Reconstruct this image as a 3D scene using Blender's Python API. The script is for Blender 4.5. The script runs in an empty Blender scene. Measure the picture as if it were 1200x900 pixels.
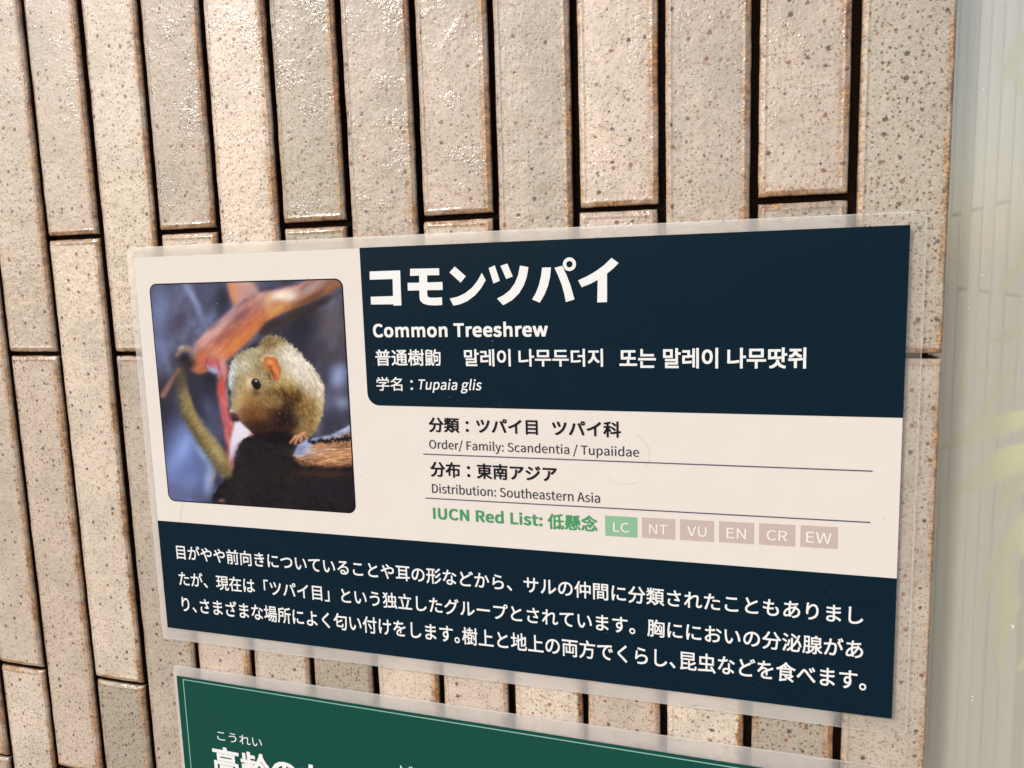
import bpy, bmesh, math, random
import numpy as np
from mathutils import Matrix, Vector, noise as mnoise

S = bpy.context.scene
C = S.collection
R = math.radians
Z0 = 1.30                       # height of the lower edge of the treeshrew sheet above the ground
INK = 0.80                      # reflectance of the brightest printed white

# ------------------------------------------------------------------ camera
cam = bpy.data.cameras.new('camera')
cam.sensor_fit = 'HORIZONTAL'; cam.sensor_width = 36.0; cam.lens = 946.09 / 1200 * 36.0
cam.clip_start = 0.01; cam.clip_end = 500
cam_ob = bpy.data.objects.new('camera', cam); C.objects.link(cam_ob)
r0 = Vector((0.9533844, 0.3002803, -0.0298310)); r1 = Vector((0.0133256, -0.1406557, -0.9899689)); r2 = Vector((-0.3014640, 0.9434234, -0.1381004))
M = Matrix((r0, -r1, -r2)).transposed().to_4x4()
M.translation = Vector((0.34400, -0.37784, Z0 + 0.20700))
cam_ob.matrix_world = M
S.camera = cam_ob

# ------------------------------------------------------------------ sky, sun, exposure
SUN_EL, SUN_AZ = R(33), R(-36)  # azimuth measured from straight out of the wall, negative to the left
w = bpy.data.worlds.new('World'); S.world = w; w.use_nodes = True
nt = w.node_tree; bg = nt.nodes['Background']
sky = nt.nodes.new('ShaderNodeTexSky'); sky.sky_type = 'NISHITA'; sky.sun_disc = False
sdir = Vector((math.sin(SUN_AZ) * math.cos(SUN_EL), -math.cos(SUN_AZ) * math.cos(SUN_EL), math.sin(SUN_EL)))
sky.sun_elevation = SUN_EL; sky.sun_rotation = math.atan2(sdir.x, sdir.y)
sky.air_density = 1.0; sky.dust_density = 2.0; sky.ozone_density = 0.6
nt.links.new(sky.outputs[0], bg.inputs[0]); bg.inputs[1].default_value = 0.10
sun = bpy.data.lights.new('sun', 'SUN'); sun.energy = 1.5; sun.angle = R(10); sun.color = (1.0, 0.99, 0.975)
sun_ob = bpy.data.objects.new('sun', sun); C.objects.link(sun_ob)
sun_ob.rotation_euler = sdir.to_track_quat('Z', 'Y').to_euler(); sun_ob.location = (0, -3, 4)
S.view_settings.view_transform = 'Standard'; S.view_settings.look = 'None'
S.view_settings.exposure = 0.62; S.view_settings.gamma = 1.0
try:
    S.cycles.use_denoising = True
    S.cycles.max_bounces = 10; S.cycles.transparent_max_bounces = 16
except Exception:
    pass

# ------------------------------------------------------------------ helpers
def lin(c):
    return [((v / 255) / 12.92 if v / 255 <= 0.04045 else ((v / 255 + 0.055) / 1.055) ** 2.4) for v in c]

def tag(o, label=None, cat=None, group=None, kind=None):
    if label: o['label'] = label
    if cat: o['category'] = cat
    if group: o['group'] = group
    if kind: o['kind'] = kind
    return o

def empty(name, loc, label, cat, group=None):
    o = bpy.data.objects.new(name, None); C.objects.link(o); o.location = loc
    o.empty_display_size = 0.05
    return tag(o, label, cat, group)

def mesh_ob(name, verts, faces, mat, parent=None, smooth=False):
    me = bpy.data.meshes.new(name); me.from_pydata(verts, [], faces); me.update()
    if mat: me.materials.append(mat)
    if smooth: me.polygons.foreach_set('use_smooth', [True] * len(me.polygons))
    o = bpy.data.objects.new(name, me); C.objects.link(o)
    if parent: o.parent = parent
    return o

class N:
    """small node-graph helper"""
    def __init__(s, name):
        s.m = bpy.data.materials.new(name); s.m.use_nodes = True; s.t = s.m.node_tree; s.t.nodes.clear()
        s.out = s.t.nodes.new('ShaderNodeOutputMaterial')
    def put(s, sock, v):
        if v is None: return
        if isinstance(v, bpy.types.NodeSocket): s.t.links.new(v, sock)
        elif isinstance(v, (list, tuple)) and len(v) == 3 and sock.type == 'RGBA': sock.default_value = (*v, 1)
        else: sock.default_value = v
    def n(s, typ, props={}, ins={}, out=0):
        x = s.t.nodes.new(typ)
        for k, v in props.items(): setattr(x, k, v)
        for k, v in ins.items(): s.put(x.inputs[k], v)
        return x.outputs[out]
    def math(s, op, a, b=None, c=None, clamp=False):
        x = s.t.nodes.new('ShaderNodeMath'); x.operation = op; x.use_clamp = clamp
        for i, v in enumerate((a, b, c)): s.put(x.inputs[i], v)
        return x.outputs[0]
    def mix(s, f, a, b, mode='MIX'):
        x = s.t.nodes.new('ShaderNodeMix'); x.data_type = 'RGBA'; x.blend_type = mode
        s.put(x.inputs[0], f); s.put(x.inputs[6], a); s.put(x.inputs[7], b)
        return x.outputs[2]
    def step(s, v, lo, hi, a=0.0, b=1.0):
        x = s.t.nodes.new('ShaderNodeMapRange'); x.interpolation_type = 'SMOOTHSTEP'
        s.put(x.inputs[0], v); s.put(x.inputs[1], lo); s.put(x.inputs[2], hi); s.put(x.inputs[3], a); s.put(x.inputs[4], b)
        return x.outputs[0]
    def noise(s, vec, scale, detail=3, rough=0.55, out=0):
        return s.n('ShaderNodeTexNoise', {}, {'Vector': vec, 'Scale': scale, 'Detail': detail, 'Roughness': rough}, out)
    def bump(s, h, strength, dist, normal=None):
        return s.n('ShaderNodeBump', {}, {'Height': h, 'Strength': strength, 'Distance': dist, 'Normal': normal})
    def bsdf(s, color, rough, spec=0.5, normal=None, coat=0.0, coat_rough=0.1, **kw):
        return s.n('ShaderNodeBsdfPrincipled', {}, dict({'Base Color': color, 'Roughness': rough, 'Specular IOR Level': spec, 'Normal': normal,
                   'Coat Weight': coat, 'Coat Roughness': coat_rough}, **kw))
    def done(s, sh):
        s.t.links.new(sh, s.out.inputs[0]); return s.m

def obj_vec(g):
    return g.n('ShaderNodeTexCoord', out=3)

def print_mat(name, rgb, k=INK, wear=0.04):
    """laminated print: matt ink under a thin clear film with slight waviness and dust"""
    g = N(name); v = obj_vec(g)
    n1 = g.noise(v, 45, 4); n2 = g.noise(v, 1100, 2)
    col = [c * k for c in lin(rgb)]
    c = g.mix(g.math('MULTIPLY', n1, wear * 1.6), col, [min(1, x * 0.8 + 0.02) for x in col])
    c = g.mix(g.math('MULTIPLY', n2, wear * 2), c, [min(1, x * 1.15 + 0.012) for x in col])
    nb = g.bump(g.noise(v, 26, 2), 0.25, 0.002)
    nb = g.bump(n2, 0.10, 0.0002, nb)
    return g.done(g.bsdf(c, 0.45, 0.04, nb, coat=0.035, coat_rough=0.12))

# ------------------------------------------------------------------ tiled walls
PITCH, JOINT, TLEN = 0.04018, 0.0034, 0.27688
V_ODD, V_EVEN = 0.23454, 0.16581     # heights (above Z0) of one horizontal joint in odd and even columns

def tile_material():
    g = N('glazed_tile')
    at = g.t.nodes.new('ShaderNodeAttribute'); at.attribute_name = 'tile_pos'      # millimetres on the tile, z = seed
    sp = g.t.nodes.new('ShaderNodeSeparateXYZ'); g.t.links.new(at.outputs['Vector'], sp.inputs[0])
    x, y, seed = sp.outputs
    vec = at.outputs['Vector']
    h1 = g.n('ShaderNodeTexWhiteNoise', {'noise_dimensions': '1D'}, {'W': seed}, 0)
    h2 = g.n('ShaderNodeTexWhiteNoise', {'noise_dimensions': '1D'}, {'W': g.math('ADD', seed, 3.7)}, 0)
    W, H = (PITCH - JOINT) * 1000, (TLEN - 0.0026) * 1000
    flat = g.n('ShaderNodeCombineXYZ', {}, {0: g.math('MULTIPLY_ADD', seed, 61.3, x), 1: g.math('MULTIPLY_ADD', seed, 37.7, y)})
    # base glaze: beige to pinkish to grey green, by tile and by mottling
    m1 = g.noise(vec, 0.035, 4, 0.6); m2 = g.noise(vec, 0.30, 5, 0.65); m3 = g.noise(vec, 1.1, 3, 0.6)
    c = g.mix(h1, BEIGE_A, BEIGE_B)
    c = g.mix(g.step(h2, 0.62, 0.95), c, BEIGE_C)
    c = g.mix(g.step(m1, 0.36, 0.74, 0.0, 0.6), c, [v * 0.84 for v in BEIGE_C])
    c = g.mix(g.math('MULTIPLY', g.step(m2, 0.48, 0.70), 0.55), c, BEIGE_D)
    c = g.mix(g.math('MULTIPLY', g.step(m3, 0.55, 0.75), 0.60), c, BEIGE_L)
    c = g.mix(g.math('MULTIPLY', g.step(m3, 0.47, 0.30), 0.42), c, [v * 0.62 for v in BEIGE_D])
    h3 = g.n('ShaderNodeTexWhiteNoise', {'noise_dimensions': '1D'}, {'W': g.math('ADD', seed, 9.1)}, 0)
    tone = g.math('MULTIPLY_ADD', h3, 0.42, 0.64)
    c = g.mix(1.0, c, g.n('ShaderNodeCombineXYZ', {}, {0: tone, 1: g.math('MULTIPLY_ADD', tone, 0.98, 0.012), 2: g.math('MULTIPLY_ADD', tone, 0.96, 0.02)}), 'MULTIPLY')
    # fine brown speckle and sparse iron spots
    warp = g.n('ShaderNodeVectorMath', {'operation': 'ADD'}, {0: flat, 1: g.n('ShaderNodeVectorMath', {'operation': 'SCALE'}, {0: g.noise(vec, 1.3, 3, out=1), 'Scale': 2.2})})
    def spots(scale, rmin, rmax, thr, jit):
        vo = g.t.nodes.new('ShaderNodeTexVoronoi'); vo.voronoi_dimensions = '2D'; g.put(vo.inputs['Vector'], warp); vo.inputs['Scale'].default_value = scale
        sc = g.t.nodes.new('ShaderNodeSeparateColor'); g.t.links.new(vo.outputs['Color'], sc.inputs[0])
        r = g.math('MULTIPLY_ADD', g.step(sc.outputs[0], thr, 1.0), (rmax - rmin) * scale, rmin * scale)
        on = g.math('GREATER_THAN', sc.outputs[0], thr)
        e = g.step(g.math('DIVIDE', vo.outputs['Distance'], r), 0.55, 1.15, 1.0, 0.0)
        return g.math('MULTIPLY', e, on), sc.outputs[1]
    s1, k1 = spots(0.40, 0.20, 0.75, 0.30, 0)
    s2, k2 = spots(0.13, 0.45, 1.25, 0.50, 0)
    s3, k3 = spots(0.85, 0.16, 0.40, 0.25, 0)
    dens = g.math('MULTIPLY_ADD', h2, 0.75, 0.35)
    c = g.mix(g.math('MULTIPLY', s3, g.math('MULTIPLY', dens, 0.55)), c, lin((150, 126, 100)))
    c = g.mix(g.math('MULTIPLY', s1, g.math('MULTIPLY', dens, 0.85)), c, g.mix(k1, lin((84, 60, 42)), lin((140, 96, 56))))
    c = g.mix(g.math('MULTIPLY', s2, 0.88), c, g.mix(g.step(k2, 0.45, 0.6), lin((66, 52, 42)), lin((128, 80, 40))))
    ir = g.math('MULTIPLY', g.step(g.noise(vec, 0.95, 2, 0.5), 0.625, 0.665), g.step(g.noise(vec, 0.12, 2), 0.34, 0.55))
    c = g.mix(g.math('MULTIPLY', ir, g.math('MULTIPLY_ADD', h1, 0.35, 0.6)), c, lin((92, 66, 46)))
    ir2 = g.step(g.noise(flat, 0.42, 3, 0.6), g.math('MULTIPLY_ADD', h3, 0.10, 0.63), g.math('MULTIPLY_ADD', h3, 0.10, 0.67))
    c = g.mix(g.math('MULTIPLY', ir2, 0.85), c, lin((92, 62, 40)))
    # rust where the glaze runs thin along the edges
    wob = g.math('MULTIPLY_ADD', g.noise(vec, 0.55, 4, 0.6), 6.0, -3.0)
    wl = g.math('MULTIPLY_ADD', g.noise(vec, 0.05, 2), 3.0, -1.5)
    wob = g.math('ADD', wob, wl)
    dr = g.math('SUBTRACT', W, x); dt = g.math('SUBTRACT', H, y)
    er = g.step(g.math('ADD', dr, wob), g.math('MULTIPLY_ADD', h1, 1.4, 1.8), g.math('MULTIPLY_ADD', h1, 2.2, 4.0), 1, 0)
    el = g.step(g.math('ADD', x, wob), 0.5, g.math('MULTIPLY_ADD', h2, 1.6, 2.2), 1, 0)
    eb = g.step(g.math('ADD', y, wob), 1.0, 4.6, 1, 0)
    et = g.step(g.math('ADD', dt, wob), 1.2, 4.2, 1, 0)
    e = g.math('MAXIMUM', g.math('MAXIMUM', er, g.math('MULTIPLY', el, 0.75)), g.math('MAXIMUM', eb, et))
    rust = g.mix(g.step(g.noise(vec, 0.25, 4), .3, .7), lin((104, 66, 36)), lin((204, 148, 88)))
    rust = g.mix(g.step(g.noise(vec, 1.2, 3), 0.5, 0.62), rust, lin((84, 52, 30)))
    patchy = g.math('MULTIPLY_ADD', g.step(g.noise(vec, 0.045, 3), 0.36, 0.60), 0.55, g.math('MULTIPLY_ADD', h3, 0.2, 0.20))
    c = g.mix(g.math('MULTIPLY', e, patchy), c, rust)
    inside = g.math('MINIMUM', g.math('MINIMUM', x, dr), g.math('MINIMUM', y, dt))
    c = g.mix(g.step(inside, -0.1, -1.0), c, lin((30, 19, 14)))     # unglazed tile flank, with the joint's depth shadow painted in dark
    # lumpy glaze
    b = g.bump(g.noise(vec, 0.10, 3, 0.5), 0.55, 0.0012)
    b = g.bump(g.noise(vec, 0.30, 2, 0.5), 0.8, 0.00042, b)
    patch = g.math('MULTIPLY', g.step(g.noise(vec, 0.05, 2), 0.50, 0.64), g.step(h1, 0.3, 0.8))
    b = g.bump(g.noise(vec, 0.75, 2, 0.5), g.math('MULTIPLY_ADD', patch, 0.85, 0.06), 0.00056, b)
    bead = g.math('POWER', 2.718, g.math('MULTIPLY', -1.0, g.math('POWER', g.math('DIVIDE', g.math('SUBTRACT', inside, g.math('MULTIPLY_ADD', wl, 0.25, 2.3)), 0.8), 2.0)))
    b = g.bump(bead, 0.7, 0.00045, b)
    b = g.bump(g.math('MAXIMUM', s1, s2), 0.25, -0.0003, b)
    rough = g.math('MULTIPLY_ADD', g.noise(vec, 0.4, 3), 0.25, 0.28)
    return g.done(g.bsdf(c, rough, 0.30, b, coat=1.0, coat_rough=0.07, **{'Coat Normal': b}))

BEIGE_A = lin((219, 204, 187)); BEIGE_B = lin((214, 194, 178)); BEIGE_C = lin((194, 184, 166))
BEIGE_D = lin((182, 166, 149)); BEIGE_L = lin((232, 224, 212))
TILE = tile_material()

def mortar_material():
    g = N('dark_mortar'); v = obj_vec(g)
    c = g.mix(g.noise(v, 350, 4), lin((30, 20, 14)), lin((62, 42, 28)))
    return g.done(g.bsdf(c, 0.9, 0.2, g.bump(g.noise(v, 900, 3), 0.6, 0.001)))
MORTAR = mortar_material()

def tile_field(name, cols, zlo, zhi, to_world, parent, seed0, front=0.0, depth=0.010, mat=None):
    """one mesh of lumpy, rounded tiles; cols = [(u_left, u_right, odd)]; to_world(u, d, v) with d going into the wall"""
    rnd = random.Random(seed0); W0 = (PITCH - JOINT) * 1000
    V, F, A = [], [], []
    for (ua, ub, odd) in cols:
        base = (V_ODD if odd else V_EVEN)
        k0 = math.floor((zlo - base) / TLEN)
        k = k0
        while base + k * TLEN < zhi:
            va, vb = base + k * TLEN + 0.0013, base + (k + 1) * TLEN - 0.0013
            k += 1
            sd = rnd.random() * 400
            jx, jz, jd, tilt = rnd.uniform(-.0003, .0003), rnd.uniform(-.0003, .0003), rnd.uniform(-.0005, .0005), rnd.uniform(-.006, .006)
            wdt, hgt = ub - ua, vb - va
            rel = [0, .0003, .0008, .0016, .0030, .0050]
            us = rel + [wdt * f for f in (.22, .36, .5, .64, .78)] + [wdt - q for q in reversed(rel)]
            n = 30
            vs = rel + [hgt * (0.03 + 0.94 * f / n) for f in range(n + 1)] + [hgt - q for q in reversed(rel)]
            nu, nv = len(us), len(vs)
            i0 = len(V)
            def prof(d, r=0.0020):
                q = max(0.0, 1 - d / r)
                return 0.0011 * (1 - math.sqrt(max(0.0, 1 - q * q)))
            for j, b in enumerate(vs):
                for i, a in enumerate(us):
                    du, dv = min(a, wdt - a), min(b, hgt - b)
                    drop = prof(du) + prof(dv)
                    nz = mnoise.noise(Vector((a * 70 + sd, b * 70, sd)))
                    n2 = mnoise.noise(Vector((a * 260, b * 260 + sd, 2 + sd)))
                    ed = max(0, 1 - min(du, dv) / .0035)
                    off = 0.00022 * nz + ed * 0.00022 * n2
                    su = ed * 0.00032 * mnoise.noise(Vector((sd, b * 230, a * 60)))
                    sv = ed * 0.00030 * mnoise.noise(Vector((a * 230, sd + 9, b * 20)))
                    d = front + jd + drop - off - 0.0006 * math.sin(math.pi * a / wdt) + tilt * (a - wdt / 2)
                    V.append(to_world(ua + a + jx + su, d, va + b + jz + sv)); A.append((a * 1000, b * 1000, sd))
            for j in range(nv - 1):
                for i in range(nu - 1):
                    q = i0 + j * nu + i
                    F.append((q, q + 1, q + nu + 1, q + nu))
            ring = [i0 + i for i in range(nu)] + [i0 + j * nu + nu - 1 for j in range(1, nv)] + \
                   [i0 + (nv - 1) * nu + i for i in range(nu - 2, -1, -1)] + [i0 + j * nu for j in range(nv - 2, 0, -1)]
            b0 = len(V)
            for q in ring:
                idx = q - i0
                a, b = us[idx % nu], vs[idx // nu]
                V.append(to_world(ua + a + jx, front + depth, va + b + jz)); A.append(((a + (.010 if a > wdt - 1e-9 else -.010 if a < 1e-9 else 0)) * 1000 + ((W0 - wdt * 1000) if a > wdt - 1e-9 else 0), (b + (.010 if b > hgt - 1e-9 else -.010 if b < 1e-9 else 0)) * 1000, sd))
            m = len(ring)
            for q in range(m):
                F.append((ring[q], b0 + q, b0 + (q + 1) % m, ring[(q + 1) % m]))
    o = mesh_ob(name, V, F, mat or TILE, parent, True)
    at = o.data.attributes.new('tile_pos', 'FLOAT_VECTOR', 'POINT')
    at.data.foreach_set('vector', np.array(A, dtype=np.float32).ravel())
    return o

def box(name, lo, hi, mat, parent=None, bevel=0.0):
    bm = bmesh.new(); bmesh.ops.create_cube(bm, size=1)
    for v in bm.verts:
        v.co = Vector([lo[i] + (hi[i] - lo[i]) * (v.co[i] + .5) for i in range(3)])
    if bevel: bmesh.ops.bevel(bm, geom=bm.edges[:], offset=bevel, segments=2, affect='EDGES')
    me = bpy.data.meshes.new(name); bm.to_mesh(me); bm.free()
    me.materials.append(mat)
    o = bpy.data.objects.new(name, me); C.objects.link(o)
    if parent: o.parent = parent
    return o

# the ground: one pale paved sheet reaching out in front of the wall
def paving_material():
    g = N('pale_paving'); v = obj_vec(g)
    c = g.mix(g.noise(v, 3, 5), lin((164, 146, 122)), lin((192, 174, 150)))
    c = g.mix(g.math('MULTIPLY', g.step(g.noise(v, 90, 3), 0.5, 0.7), 0.4), c, lin((110, 96, 80)))
    return g.done(g.bsdf(c, 0.85, 0.3, g.bump(g.noise(v, 120, 4), 0.4, 0.004)))
gr = mesh_ob('paving', [(-150, -150, 0), (150, -150, 0), (150, 150, 0), (-150, 150, 0)], [(0, 1, 2, 3)], paving_material())
tag(gr, 'pale beige paving the tiled wall stands on, below the frame', 'paving', kind='structure')

EDGE = 0.41480
# front wall
wall = empty('tiled_wall', (-0.2, 0, 0), 'beige speckled glazed tile wall of tall narrow tiles with dark joints behind both signs', 'wall')
FRONT = 0.0030
cols = []
for i in range(-14, 13):
    cl = 0.13620 + (i - 6) * PITCH      # joint i centre
    odd = (i % 2 == 1)
    if i < 12: cols.append((cl + JOINT / 2, cl + PITCH - JOINT / 2, odd))
cl12 = 0.13620 + 6.01 * PITCH
loc_w = lambda u, d, v: (u + 0.2, d, Z0 + v)
tile_field('tile_cladding', cols, -0.95, 1.0, loc_w, wall, 5, FRONT)
tile_field('corner_tiles', [(cl12 + JOINT / 2, EDGE, False)], -0.95, 1.0, loc_w, wall, 19, FRONT, depth=0.026)
box('mortar_bed', (cols[0][0] + 0.2, FRONT + 0.0085, 0.002), (EDGE - 0.004 + 0.2, 0.20, Z0 + 1.02), MORTAR, wall)

# ------------------------------------------------------------------ window beside the wall, the enclosure behind it
def glass_material():
    g = N('glare_and_dust_glass'); v = obj_vec(g)
    film = g.n('ShaderNodeBsdfDiffuse', {}, {'Color': (0.98, 0.95, 0.86, 1)})  # pale layer paints in bright reflection haze, with dust streaks and specks
    refl = g.n('ShaderNodeBsdfGlossy', {}, {'Color': (1.0, 0.97, 0.90, 1), 'Roughness': 0.12})
    thru = g.n('ShaderNodeBsdfRefraction', {}, {'Color': (0.96, 0.98, 0.94, 1), 'Roughness': 0.05, 'IOR': 1.12})
    clear = g.n('ShaderNodeBsdfTransparent', {}, {'Color': (0.98, 0.99, 0.96, 1)})
    a = g.n('ShaderNodeMixShader', {}, {0: 0.04, 1: clear, 2: thru})
    streak = g.n('ShaderNodeMapping', {}, {'Vector': v, 'Scale': (60, 60, 2.2)})
    f = g.math('MULTIPLY_ADD', g.noise(streak, 1.0, 4), 0.14, GLASS_FILM - 0.07)
    sp = g.step(g.noise(v, 420, 2, 0.4), 0.76, 0.80)
    f = g.math('MAXIMUM', f, g.math('MULTIPLY', sp, 0.75))
    b = g.n('ShaderNodeMixShader', {}, {0: f, 1: a, 2: film})
    c = g.n('ShaderNodeMixShader', {}, {0: GLASS_REFL, 1: b, 2: refl})
    return g.done(c)
GLASS_FILM, GLASS_REFL = 0.33, 0.16
pane = box('window_pane', (EDGE - 0.0008, 0.020, 0.003), (0.95, 0.026, Z0 + 0.96), glass_material())
g = N('clear_glass_edge')
pane.data.materials.append(g.done(g.n('ShaderNodeMixShader', {}, {0: 0.04, 1: g.n('ShaderNodeBsdfTransparent', {}, {'Color': (0.97, 0.99, 0.96, 1)}), 2: g.n('ShaderNodeBsdfGlossy', {}, {'Roughness': 0.05})})))
for f in pane.data.polygons: f.material_index = 0 if f.normal.y < -.5 else 1      # only the outer face carries the dust and painted glare
tag(pane, 'pale window pane with dust and painted reflection glare right of the speckled corner tiles, bamboo behind it', 'window pane')

inner = empty('enclosure_wall', (0.52, 0.6, 0), 'side wall of narrow tiles receding behind the hazy window pane', 'wall')
g = N('pale_tile'); vv = obj_vec(g)
PALE = g.done(g.bsdf(g.mix(g.noise(vv, 30, 4), lin((206, 196, 170)), lin((230, 220, 196))), 0.35, 0.5))
icols = []
for i in range(0, 30):
    a = 0.070 + i * PITCH
    icols.append((a + JOINT / 2, a + PITCH - JOINT / 2, i % 2 == 0))
PU = 0.512
tile_field('tile_cladding', icols, -0.60, 0.80, lambda u, d, v: (PU + d - 0.52, u - 0.6, Z0 + v + 0.013), inner, 29, mat=PALE)
for f in inner.children: f.data.flip_normals()
box('mortar_bed', (PU + 0.0085 - 0.52, 0.068 - 0.6, 0.002), (PU + 0.12 - 0.52, 1.28 - 0.6, Z0 + 0.82), MORTAR, inner)
g = N('pale_render'); vv = obj_vec(g)
bw = box('enclosure_back_wall', (-0.2, 1.30, 0.002), (1.2, 1.40, Z0 + 0.85), g.done(g.bsdf(g.mix(g.noise(vv, 12, 4), lin((196, 184, 160)), lin((216, 206, 186))), 0.9, 0.2)))
tag(bw, 'plain pale rendered wall at the far end behind the window pane', 'wall')

def leaf_material(name, a, b):
    g = N(name); v = obj_vec(g)
    col = g.mix(g.noise(v, 30, 3), lin(a), lin(b))
    d = g.bsdf(col, 0.45, 0.4)
    t = g.n('ShaderNodeBsdfTranslucent', {}, {'Color': col})
    return g.done(g.n('ShaderNodeMixShader', {}, {0: 0.4, 1: d, 2: t}))
LEAF = leaf_material('bamboo_leaf', (226, 240, 96), (246, 252, 140))
CULM = leaf_material('bamboo_culm', (150, 150, 84), (186, 180, 110))
bam = empty('bamboo', (0.50, 0.085, 0), 'yellow green bamboo grass with long pointed leaves behind the hazy window pane', 'plant')
def leaf(V, F, p, q, width, droop, twist):
    p, q = Vector(p), Vector(q); ax = q - p; n = 9; L = ax.length
    side = ax.cross(Vector((math.sin(twist), -math.cos(twist), 0.15))).normalized()
    nrm = side.cross(ax).normalized()
    i0 = len(V)
    for k in range(n + 1):
        t = k / n
        wd = width * (math.sin(math.pi * min(1, t ** 0.7 * 0.97 + .03)) ** 0.8) * .5
        c = p + ax * t + Vector((0, 0, -droop * L * (t * t - t)))
        V += [tuple(c - side * wd), tuple(c + nrm * wd * .25), tuple(c + side * wd)]
    for k in range(n):
        for s_ in (0, 1):
            q0 = i0 + 3 * k + s_; F.append((q0, q0 + 1, q0 + 4, q0 + 3))
def tube(V, F, pts, r):
    i0 = len(V); m = 6
    for k, p in enumerate(pts):
        for a in range(m):
            V.append((p[0] + r * math.cos(a * 2 * math.pi / m), p[1] + r * math.sin(a * 2 * math.pi / m), p[2]))
    for k in range(len(pts) - 1):
        for a in range(m):
            F.append((i0 + k * m + a, i0 + k * m + (a + 1) % m, i0 + (k + 1) * m + (a + 1) % m, i0 + (k + 1) * m + a))
LV, LF, CV, CF = [], [], [], []
O = Vector((0.50, 0.085, 0))
LEAVES = [((0.4672, 0.06, 0.1316), (0.4287, 0.07, 0.1112), 0.0105, 0.12, 0.2),
          ((0.4666, 0.055, 0.1168), (0.4337, 0.065, 0.0879), 0.0135, 0.15, 0.1),
          ((0.4741, 0.08, 0.1024), (0.4588, 0.09, 0.074), 0.009, 0.1, 0.0),
          ((0.4675, 0.085, 0.0715), (0.4517, 0.095, 0.0134), 0.007, -0.1, 0.3),
          ((0.4697, 0.08, 0.0777), (0.464, 0.085, 0.0481), 0.006, 0.0, 0.2),
          ((0.4633, 0.09, 0.151), (0.4498, 0.11, 0.1099), 0.005, 0.0, 0.2),
          ((0.4436, 0.1, 0.1496), (0.4691, 0.09, 0.1413), 0.003, 0.1, 0.1),
          ((0.4701, 0.085, 0.1709), (0.4511, 0.1, 0.161), 0.005, 0.1, 0.1),
          ((0.4645, 0.085, 0.207), (0.4562, 0.09, 0.188), 0.006, 0.0, 0.4),
          ((0.4656, 0.09, 0.0558), (0.466, 0.09, -0.0208), 0.008, 0.0, 0.3),
          ((0.4469, 0.12, 0.1472), (0.4496, 0.12, 0.1233), 0.004, 0, 0.1),
          ((0.4754, 0.08, 0.078), (0.4708, 0.085, 0.051), 0.01, 0, 0.1),
          ((0.4608, 0.085, 0.3161), (0.4508, 0.09, 0.2865), 0.007, 0.1, 0.1),
          ((0.4662, 0.085, 0.2802), (0.4491, 0.095, 0.308), 0.006, 0.1, 0.2),
          ((0.4729, 0.09, 0.0282), (0.463, 0.1, -0.0114), 0.006, 0.1, 0.1)]
for (a, b, wd, dr, tw) in LEAVES:
    leaf(LV, LF, Vector((a[0], a[1], Z0 + a[2])) - O, Vector((b[0], b[1], Z0 + b[2])) - O, wd, dr, tw)
rl = random.Random(8)
for k in range(26):             # the rest of the clump, beyond the right edge of the picture
    zz = rl.uniform(-0.7, 0.45); a = Vector((rl.uniform(.470, .505), rl.uniform(.066, .10), zz))
    if a.x - 0.47 < 0.01: a.x += .02
    ang = rl.uniform(-.9, .5); L = rl.uniform(.05, .09)
    b = a + Vector((-abs(math.cos(ang)) * L * .35, .012 * rl.random(), math.sin(ang) * L))
    if k % 3 == 0 or zz < -.1: leaf(LV, LF, Vector((a.x, a.y, Z0 + a.z)) - O, Vector((b.x, b.y, Z0 + b.z)) - O, rl.uniform(.006, .012), .2, rl.uniform(-.6, .6))
for (x, y, h) in ((.488, .082, 1.62), (.499, .092, 1.75), (.479, .098, 1.5)):
    tube(CV, CF, [(x - O.x + .006 * math.sin(t * 5 + x * 90), y - O.y, .001 + h * t) for t in [k / 14 for k in range(15)]], .0022)
mesh_ob('foliage', LV, LF, LEAF, bam, True)
mesh_ob('stem', CV, CF, CULM, bam, True)

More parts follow.
